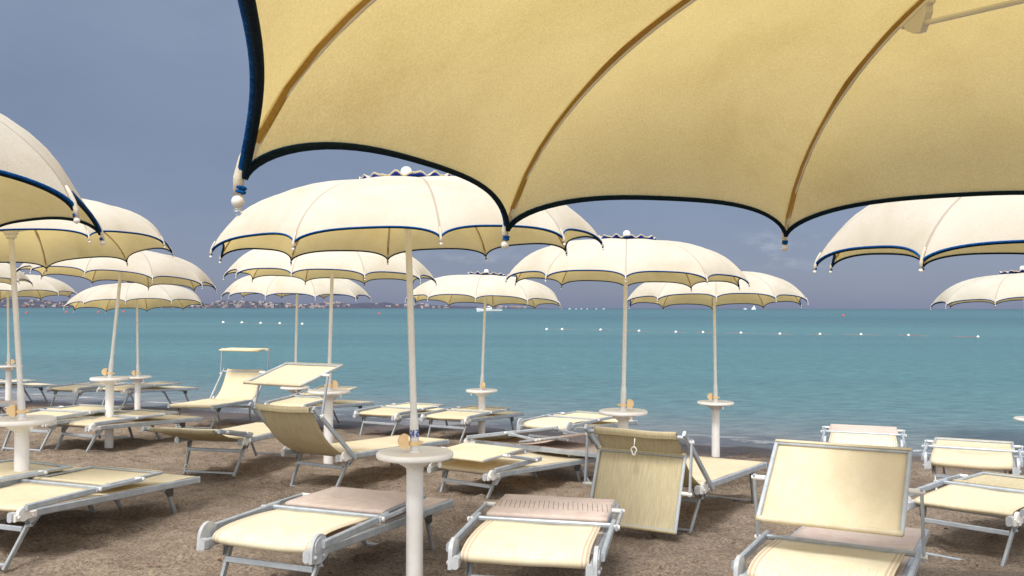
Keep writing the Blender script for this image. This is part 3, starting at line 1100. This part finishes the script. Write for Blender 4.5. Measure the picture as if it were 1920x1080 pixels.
def lounger(pose, label, beta=3, alpha=2, gamma=2, side=-1, seat='yellow', back='cream', shade='yellow', seed=0, pull=False, cord=False, puffy=False, al_len=None):
    AL = al_len or .37
    X, Y, th, dz_ = pose
    be, al, ga = R_(beta), R_(alpha), R_(gamma)
    y_ = Vector((math.cos(th), math.sin(th), 0)); y_ = (y_ - GN * y_.dot(GN)).normalized(); x_ = y_.cross(GN)
    root = bpy.data.objects.new('sun_lounger', None)
    col.objects.link(root)
    root.matrix_world = Matrix.Translation((X, Y, min(.0427 * (12.7 - Y - .47 * X) / 1.105, .47) + dz_)) @ Matrix((x_, y_, GN)).transposed().to_4x4()
    tag(root, label, 'sun lounger', G_L)
    fr = link('seat_frame', cached('sf', m_seat_frame), root)
    for foot in (0, 1):
        for s in (-1, 1):
            link('end_cap', cached(('ec', foot), lambda: m_endcap(foot)), fr, (s * (LW - .012), 0, 0))
    y0 = .13 if be < .6 else .19
    sd_ = seed % 3
    link('seat_cloth', cached(('sc', seat, sd_, y0), lambda: m_seat_fabric(M[seat], sd_ + 40, y0)), root)
    for foot in (0, 1):
        for s in (-1, 1):
            lg = link('leg', cached(('lg', s, foot), lambda: m_leg(s, foot)), root)
            link('leg_gusset', cached(('gu', s, foot), lambda: m_gusset(foot, s)), lg)
    for k in ('hg', 'hc', 'fg'):
        link('leg_brace', cached(k, lambda: m_brace(k)), root)
    for s in (-1, 1):
        link('backrest_adjuster', cached(('ad', s, puffy), lambda: m_adjuster(s) if puffy else m_adjuster_block(s)), root)
    bf = link('backrest_frame', cached(('bf', beta), lambda: m_back_frame(be)), root)
    link('backrest_cloth', cached(('bc', beta, back, sd_, puffy), lambda: m_back_fabric(be, M[back], sd_, puffy)), root)
    # sunshade on two arms pivoted near the top of the backrest
    py, pz = frame_pt(BL - .10, .0, be)
    if be < .6: pz += .004
    ky, kz = py + AL * math.cos(al), pz + AL * math.sin(al)
    xa = LW + .058
    for s in (-1, 1):
        d = Vector((0, math.cos(al), math.sin(al)))
        a = Vector((s * xa, py, pz)) - d * .02; c = Vector((s * xa, ky, kz)) + d * .015
        ab = MB().bar(a, c, .014, .024, (0, -d.z, d.y))
        arm = link('sunshade_arm', ab.mesh('sunshade_arm', M['alu']), root)
        for (yy, zz, x0, x1) in ((py, pz, LW + .046, xa + .016), (ky, kz, SW, xa + .014)):
            w_ = x1 - x0
            kn = cached(('kn', s, round(w_, 4)), lambda: MB().lathe([(0, 0), (.013, 0), (.013, w_ * .85), (.009, w_), (0, w_)], 12, None or (0, 0, 0), (s, 0, 0)).mesh('pivot_knob', M['white_plastic']))
            link('pivot_knob', kn, arm, (s * x0, yy, zz))
    sfm = link('sunshade_frame', cached(('shf', gamma), lambda: m_shade_frame(ga)), root, (0, ky, kz))
    link('sunshade_cloth', cached(('shc', gamma, side, shade, sd_), lambda: m_shade_fabric(ga, side, M[shade], sd_ + 20)), root, (0, ky, kz))
    if pull:
        y, z = frame_pt(BL - .07, -.05, be)
        b = MB()
        ring = [(.016 * math.sin(a) * (1.25 if math.cos(a) < 0 else .8), y - .012, z - .055 - .026 * -math.cos(a) * -1) for a in np.linspace(0, 2 * PI, 19)[:-1]]
        b.tube(ring, .0045, 8, closed=True)
        b.tube([(0, y - .010, z - .03), (0, y - .004, z), (0, y + .002, z + .03)], .004, 8)
        link('ring_pull', b.mesh('ring_pull', M['white_plastic'], 180), root)
    if cord:
        b = MB()
        b.tube([(-.2, -.10, HZ - .03), (-.2, -.103, HZ * .6), (-.2, -.10, .05)], .0022, 6)
        b.tube([(-.2 + .014 * math.cos(a), -.10, .045 + .02 * math.sin(a)) for a in np.linspace(0, 2 * PI, 13)[:-1]], .004, 6, closed=True)
        link('pull_cord', b.mesh('pull_cord', M['cord'], 180), root)
    return root


P = {"A": [-1.148, 4.233, 1.2, -0.038], "B": [0.055, 3.941, 1.379, 0.002], "C": [1.278, 3.818, 1.063, -0.019], "D": [1.019, 6.268, 1.021, 0.014], "E": [-1.633, 7.62, 7.328, -0.0], "F": [-3.082, 5.32, 1.217, -0.06], "G": [-3.793, 5.392, 1.118, 0.014], "H": [-4.687, 9.744, 1.09, -0.022], "X": [-5.135, 9.61, 1.289, 0.029], "I": [-2.687, 8.173, 1.402, 0.04], "K": [-0.394, 7.414, 0.9, -0.095], "J": [-4.133, 13.498, 4.63, 0.039], "M": [-2.987, 12.006, 7.356, 0.054], "N": [-1.74, 11.753, 7.371, -0.015], "O": [-0.83, 11.355, 1.07, -0.01], "P": [0.371, 9.894, 0.937, 0.041], "Q": [-0.211, 9.272, -0.673, -0.026], "R": [3.171, 8.222, 1.198, 0.077], "S": [3.6, 7.132, 1.086, 0.065], "T": [2.717, 5.494, 0.718, -0.0], "U": [-7.633, 15.475, 1.205, 0.004], "V": [-6.509, 14.855, 1.072, 0.053], "W": [-9.381, 15.547, 1.058, 0.019], "Y": [-8.108, 11.879, 0.468, -0.004]}

pk = dict(seat='pink', shade='pink', back='dotted', puffy=True, side=1)
P['A'][:2] = [-1.2, 4.41]; P['B'][:2] = [.055, 4.05]; P['A'][3] = -.045; P['B'][3] = -.01; P['C'][3] = -.035; P['F'][3] = -.075; P['G'][3] = -.045
lounger(P['A'], 'folded lounger front left of the central pole, faded pink cover over a cream roll', seed=0, **pk)
lounger(P['B'], 'folded lounger at front centre, pink cover slit with a row of cuts', seed=1, **dict(pk, shade='slit'))
lounger(P['C'], 'front right folded lounger with its big cream sunshade tilted up towards the camera', al_len=.305, alpha=104, gamma=40, side=-1, seat='pink', back='dotted', shade='cream', puffy=True, seed=2)
lounger(P['D'], 'raised lounger seen from behind with its sunshade hanging down and a ring pull', beta=143, al_len=.325, alpha=-95, gamma=-110, side=1, seat='cream', back='olive', shade='olive', seed=0, pull=True)
lounger(P['E'], 'raised lounger left of the central pole with its sunshade up flat like a roof', beta=140, al_len=.32, alpha=80, gamma=18, seat='cream', back='olive', shade='cream', seed=1)
lounger(P['F'], 'big folded cream lounger at lower left, the one nearest the left edge in front', beta=3, seed=2)
lounger(P['G'], 'folded cream lounger partly hidden behind the lower left one and the white post', beta=3, seed=0)
lounger(P['H'], 'folded lounger at left standing clear in front of the leaning umbrella stand', beta=3, seed=1)
lounger(P['X'], 'folded lounger tucked behind the tray at left, side by side with a clear one', beta=3, seed=2)
lounger(P['I'], 'lounger opened flat with a cord hanging, left of the raised one with a flat sunshade', beta=171, alpha=-6, gamma=-8, side=1, seat='cream', back='olive', shade='cream', seed=0, cord=True)
lounger(P['K'], 'cream lounger just right of the central tray, sunshade flipped back over its near end', beta=4, alpha=170, gamma=6, side=1, seat='cream', back='cream', shade='cream', seed=1)
lounger(P['J'], 'raised lounger facing the camera near the water at left, thin sunshade high above it', beta=138, alpha=92, gamma=-3, side=1, seat='cream', back='yellow', shade='yellow', seed=2)
lounger(P['M'], 'folded lounger near the water behind the raised one, its backrest a little lifted', beta=7, alpha=12, gamma=12, seed=0)
lounger(P['N'], 'folded lounger by the water just left of the central pole', beta=3, seed=1)
lounger(P['O'], 'folded lounger by the water just right of the central pole', beta=3, seed=2)
lounger(P['P'], 'folded lounger by the water in front of the tray stand right of centre', beta=4, puffy=True, back='dotted', seed=0)
lounger(P['Q'], 'sideways folded lounger with a pink cover behind the flipped sunshade one', beta=9, alpha=-6, gamma=10, seed=1, **dict(pk, puffy=False))
lounger(P['R'], 'folded pink lounger by the water peeking over the big tilted sunshade', beta=4, seed=2, **pk)
lounger(P['S'], 'folded lounger at right nearest the water, with brown edging', beta=4, seat='pink', back='cream', shade='cream', puffy=True, seed=0)
lounger(P['T'], 'folded lounger cut by the right edge, directly right of the big tilted sunshade', beta=4, seat='yellow', back='yellow', shade='olive', seed=1)
lounger(P['U'], 'far folded lounger at left by the water, left of the leaning umbrella stand', beta=3, seed=2)
lounger(P['V'], 'far folded lounger at left by the water, right of the leaning umbrella stand', beta=4, seed=0)
lounger(P['W'], 'farthest folded lounger at the left edge, its foot end in front of the surf', beta=3, seed=1)
lounger(P['Y'], 'folded lounger at the left edge whose pinkish foot end pokes out behind the tray', beta=3, seed=2, seat='pink', shade='yellow')

# ------------------------------------------------------------------ floats and boats
def on_sea(px, py):
    hor = 577.4 + 2.9 * px / 1920
    Yd = CZ * 1700 / max(py - hor, 1.0)
    return Vector(((px - 960) / 1700 * Yd, Yd, 0)), Yd


def buoy_mesh(mat, r):
    b = MB()
    b.lathe([(0, -r * .6), (r * .6, -r * .5), (r * .95, -r * .1), (r, r * .25), (r * .85, r * .65), (r * .5, r * .95), (r * .18, r * 1.05), (r * .16, r * 1.3), (0, r * 1.32)], 18)
    return b.mesh('buoy', mat, 60)


wb = buoy_mesh(M['ball'], .16)
wpx = [(419, 606), (454, 606.5), (489, 607.5), (525, 608), (567, 609), (1025, 619), (1054, 619), (1126, 620), (1198, 622), (1267, 624), (1318, 624.5), (1389, 625.6), (1462, 627.5), (1537, 628), (1614, 628.5), (1703, 630), (1833, 633)]
LBL = ['first white float from the left end of the float line', 'second white float from the left end of the float line', 'white float third from the left end of the line', 'white float just left of the far pole at left of centre', 'white float just right of the far pole at left of centre',
       'smaller first float of the right hand row, right of the motorboat', 'second float of the right hand row, right of the motorboat', 'white float just left of the pole right of centre', 'white float just right of the pole right of centre', 'white float midway between the two poles right of centre',
       'white float just left of the waterline umbrella pole', 'white float just right of the waterline umbrella pole', 'second white float right of the waterline umbrella pole', 'third white float right of the waterline umbrella pole', 'white float third from the right end of the line', 'white float second from the right end of the line', 'rightmost white float of the line, largest of them']
lp = []
for (px, py), lb in zip(wpx, LBL):
    p, Yd = on_sea(px, py)
    lp.append(p)
    o = link('float_buoy', wb, None, p)
    sc = Yd / 1700 * 2.6 / .16
    o.scale = (sc, sc, sc)
    tag(o, lb, 'buoy', 'white floats of the bathing line')
for a, b in ((0, 5), (5, 17)):
    pts = []
    for p, q in zip(lp[a:b], lp[a + 1:b]):
        for t in np.linspace(0, 1, 9)[:-1]:
            c = p.lerp(q, t); c.z = .012 - .028 * math.sin(PI * t) ** 2 + .008 * math.sin(9 * t + p.x)
            pts.append(c)
    pts.append(lp[b - 1])
    tag(link('float_rope', MB().tube(pts, .014, 6).mesh('float_rope', M['rope'], 180)), 'reddish rope joining the white floats at the left' if a == 0 else 'reddish rope joining the long right hand row of white floats', 'rope', 'ropes of the bathing line')
for (px, py), lb in zip([(711, 590), (1581, 593), (50, 588), (125, 587), (185, 587), (232, 586)],
                        ['red buoy left of the central umbrella pole', 'red buoy at right below the gap between the far umbrellas', 'red buoy nearest the left edge', 'red buoy left of the low far umbrella at left', 'red buoy under the low far umbrella, left of the leaning pole', 'red buoy under the low far umbrella, right of the leaning pole']):
    p, Yd = on_sea(px, py)
    o = link('marker_buoy', cached('rb', lambda: buoy_mesh(M['red'], .4)), None, p)
    sc = Yd / 1700 * 2.4 / .4
    o.scale = (sc, sc, sc)
    tag(o, lb, 'buoy', 'red marker buoys')


def motorboat():
    p, Yd = on_sea(918, 585.5)
    k = Yd / 1700
    L_ = 47 * k
    root = bpy.data.objects.new('motorboat', None); col.objects.link(root); root.location = p
    tag(root, 'white motorboat with a low cabin on the sea behind a far umbrella pole', 'boat')
    st = np.linspace(-.5, .5, 17)
    rows = []
    for s in st:                       # bow at -x
        f = min(1, (s + .5) / .45) ** .55
        hb = .13 * L_ * f
        top = L_ * (.105 + .05 * max(0, -s) ** 1.2 * 2)
        rows.append([(s * L_ - (.03 * L_ if s < -.49 else 0), hb, top), (s * L_, hb * .8, L_ * .03), (s * L_, 0, -.03 * L_), (s * L_, -hb * .8, L_ * .03), (s * L_ - (.03 * L_ if s < -.49 else 0), -hb, top)])
    b = MB()
    vs = [q for r in rows for q in r]; fs = []
    for i in range(16):
        for j in range(4):
            fs.append((i * 5 + j, i * 5 + j + 1, (i + 1) * 5 + j + 1, (i + 1) * 5 + j))
        fs.append((i * 5, (i + 1) * 5, (i + 1) * 5 + 4, i * 5 + 4))
    fs.append((80, 81, 82, 83, 84))
    b.add(vs, fs)
    link('hull', b.mesh('hull', M['boat'], 35), root)
    c = MB().prism([(-.18, .11), (.10, .11), (.08, .19), (-.02, .235), (-.10, .2)], -.08, .08, lambda x, q, z: (q * L_, x * L_, z * L_))
    link('cabin', c.mesh('cabin', M['boat'], 30), root)
    wd = MB().prism([(-.115, .185), (.06, .175), (.06, .15), (-.13, .15)], -.0815, .0815, lambda x, q, z: (q * L_, x * L_, z * L_))
    link('window', wd.mesh('window', M['boat_dark'], 30), root)
    rl = MB()
    for sg in (-1, 1):
        rl.tube([(-.48 * L_, sg * .02 * L_, .19 * L_), (-.3 * L_, sg * .09 * L_, .18 * L_), (-.14 * L_, sg * .11 * L_, .17 * L_)], .02 * L_ * .15, 6)
    rl.tube([(.3 * L_, 0, .1 * L_), (.3 * L_, 0, .2 * L_)], .004 * L_, 6)
    link('rail', rl.mesh('rail', M['boat'], 180), root)


motorboat()


def sailboat():
    p, Yd = on_sea(1413, 581.4)
    k = Yd / 1700
    root = bpy.data.objects.new('sailboat', None); col.objects.link(root); root.location = p
    tag(root, 'tiny white sailing boat on the horizon right of the waterline umbrella pole', 'boat')
    L_ = 9 * k
    b = MB().prism([(-.5, .10), (.5, .10), (.42, 0), (-.40, 0)], -.08, .08, lambda x, q, z: (q * L_, x * L_ * 1, z * L_))
    link('hull', b.mesh('hull', M['boat'], 30), root)
    s1 = MB().prism([(.06, .15), (.46, .15), (.10, .95)], -.012, .012, lambda x, q, z: (q * L_, x * L_, z * L_))
    link('mainsail', s1.mesh('mainsail', M['sail'], 30), root)
    s2 = MB().prism([(-.48, .12), (.02, .14), (.05, .8)], -.012, .012, lambda x, q, z: (q * L_, x * L_, z * L_))
    link('jib', s2.mesh('jib', M['sail'], 30), root)
    m = MB().tube([(.055 * L_, 0, .08 * L_), (.055 * L_, 0, 1.0 * L_)], .012 * L_, 6)
    link('mast', m.mesh('mast', M['pole'], 30), root)


sailboat()


def dinghy_mesh():
    b = MB()
    b.prism([(-.5, .16), (.5, .14), (.4, 0), (-.36, 0)], -.16, .16, lambda x, q, z: (q * 6, x * 6, z * 6))
    b.prism([(-.1, .14), (.22, .14), (.18, .34), (-.04, .34)], -.1, .1, lambda x, q, z: (q * 6, x * 6, z * 6))
    return b.mesh('boat', M['boat'], 30)


dm = dinghy_mesh()
for i, (px, sc, lb) in enumerate([(1397, 1.0, 'small low white boat just left of the sailing boat on the horizon'), (1068, .7, 'leftmost tiny white boat of the row on the horizon right of centre'), (1080, .55, 'second tiny white boat of the row on the horizon'), (1090, .6, 'third tiny white boat of the row on the horizon'),
                                   (1101, .5, 'fourth tiny white boat of the row on the horizon'), (1118, .55, 'fifth tiny white boat of the row on the horizon'), (1132, .7, 'last tiny white boat of the row on the horizon, left of the pole')]):
    hor = 577.4 + 2.9 * px / 1920
    p, Yd = on_sea(px, hor + 1.5)
    o = link('distant_boat', dm, None, p); o.scale = (sc * 1.4, sc * 1.4, sc * 1.4)
    tag(o, lb, 'boat', 'tiny white boats on the horizon')

# ------------------------------------------------------------------ litter on the sand
def litter():
    r = random.Random(4)
    b = MB(); c = MB()
    for _ in range(700):
        y = 2.8 + 11 * r.random() ** 1.6; x = r.uniform(-.62, .62) * y
        if (12.7 - y - .47 * x) < .4: continue
        z = ground(x, y) + .012
        a = r.uniform(0, 6.28); s = r.uniform(.008, .026)
        if r.random() < .55:
            b.add([(x + math.cos(a) * s, y + math.sin(a) * s, z), (x - math.sin(a) * s * .4, y + math.cos(a) * s * .4, z + .008), (x - math.cos(a) * s, y - math.sin(a) * s, z + .003), (x + math.sin(a) * s * .4, y - math.cos(a) * s * .4, z + .010)], [(0, 1, 2, 3)])
        else:
            c.sphere((x, y, z), s * .35, 7, 5, .7)
    tag(link('dry_leaves', b.mesh('dry_leaves', m_plain('dead_leaf', (.16, .055, .03), (.10, .045, .03), .8, 0, 2))), 'scraps of reddish dry leaf scattered over the brown sand', 'litter', kind='stuff')
    tag(link('pebbles', c.mesh('pebbles', m_plain('pebble', (.42, .38, .33), (.16, .12, .10), .8, 0, 1.3))), 'small pebbles and shell bits scattered over the brown sand', 'pebbles', kind='stuff')


litter()
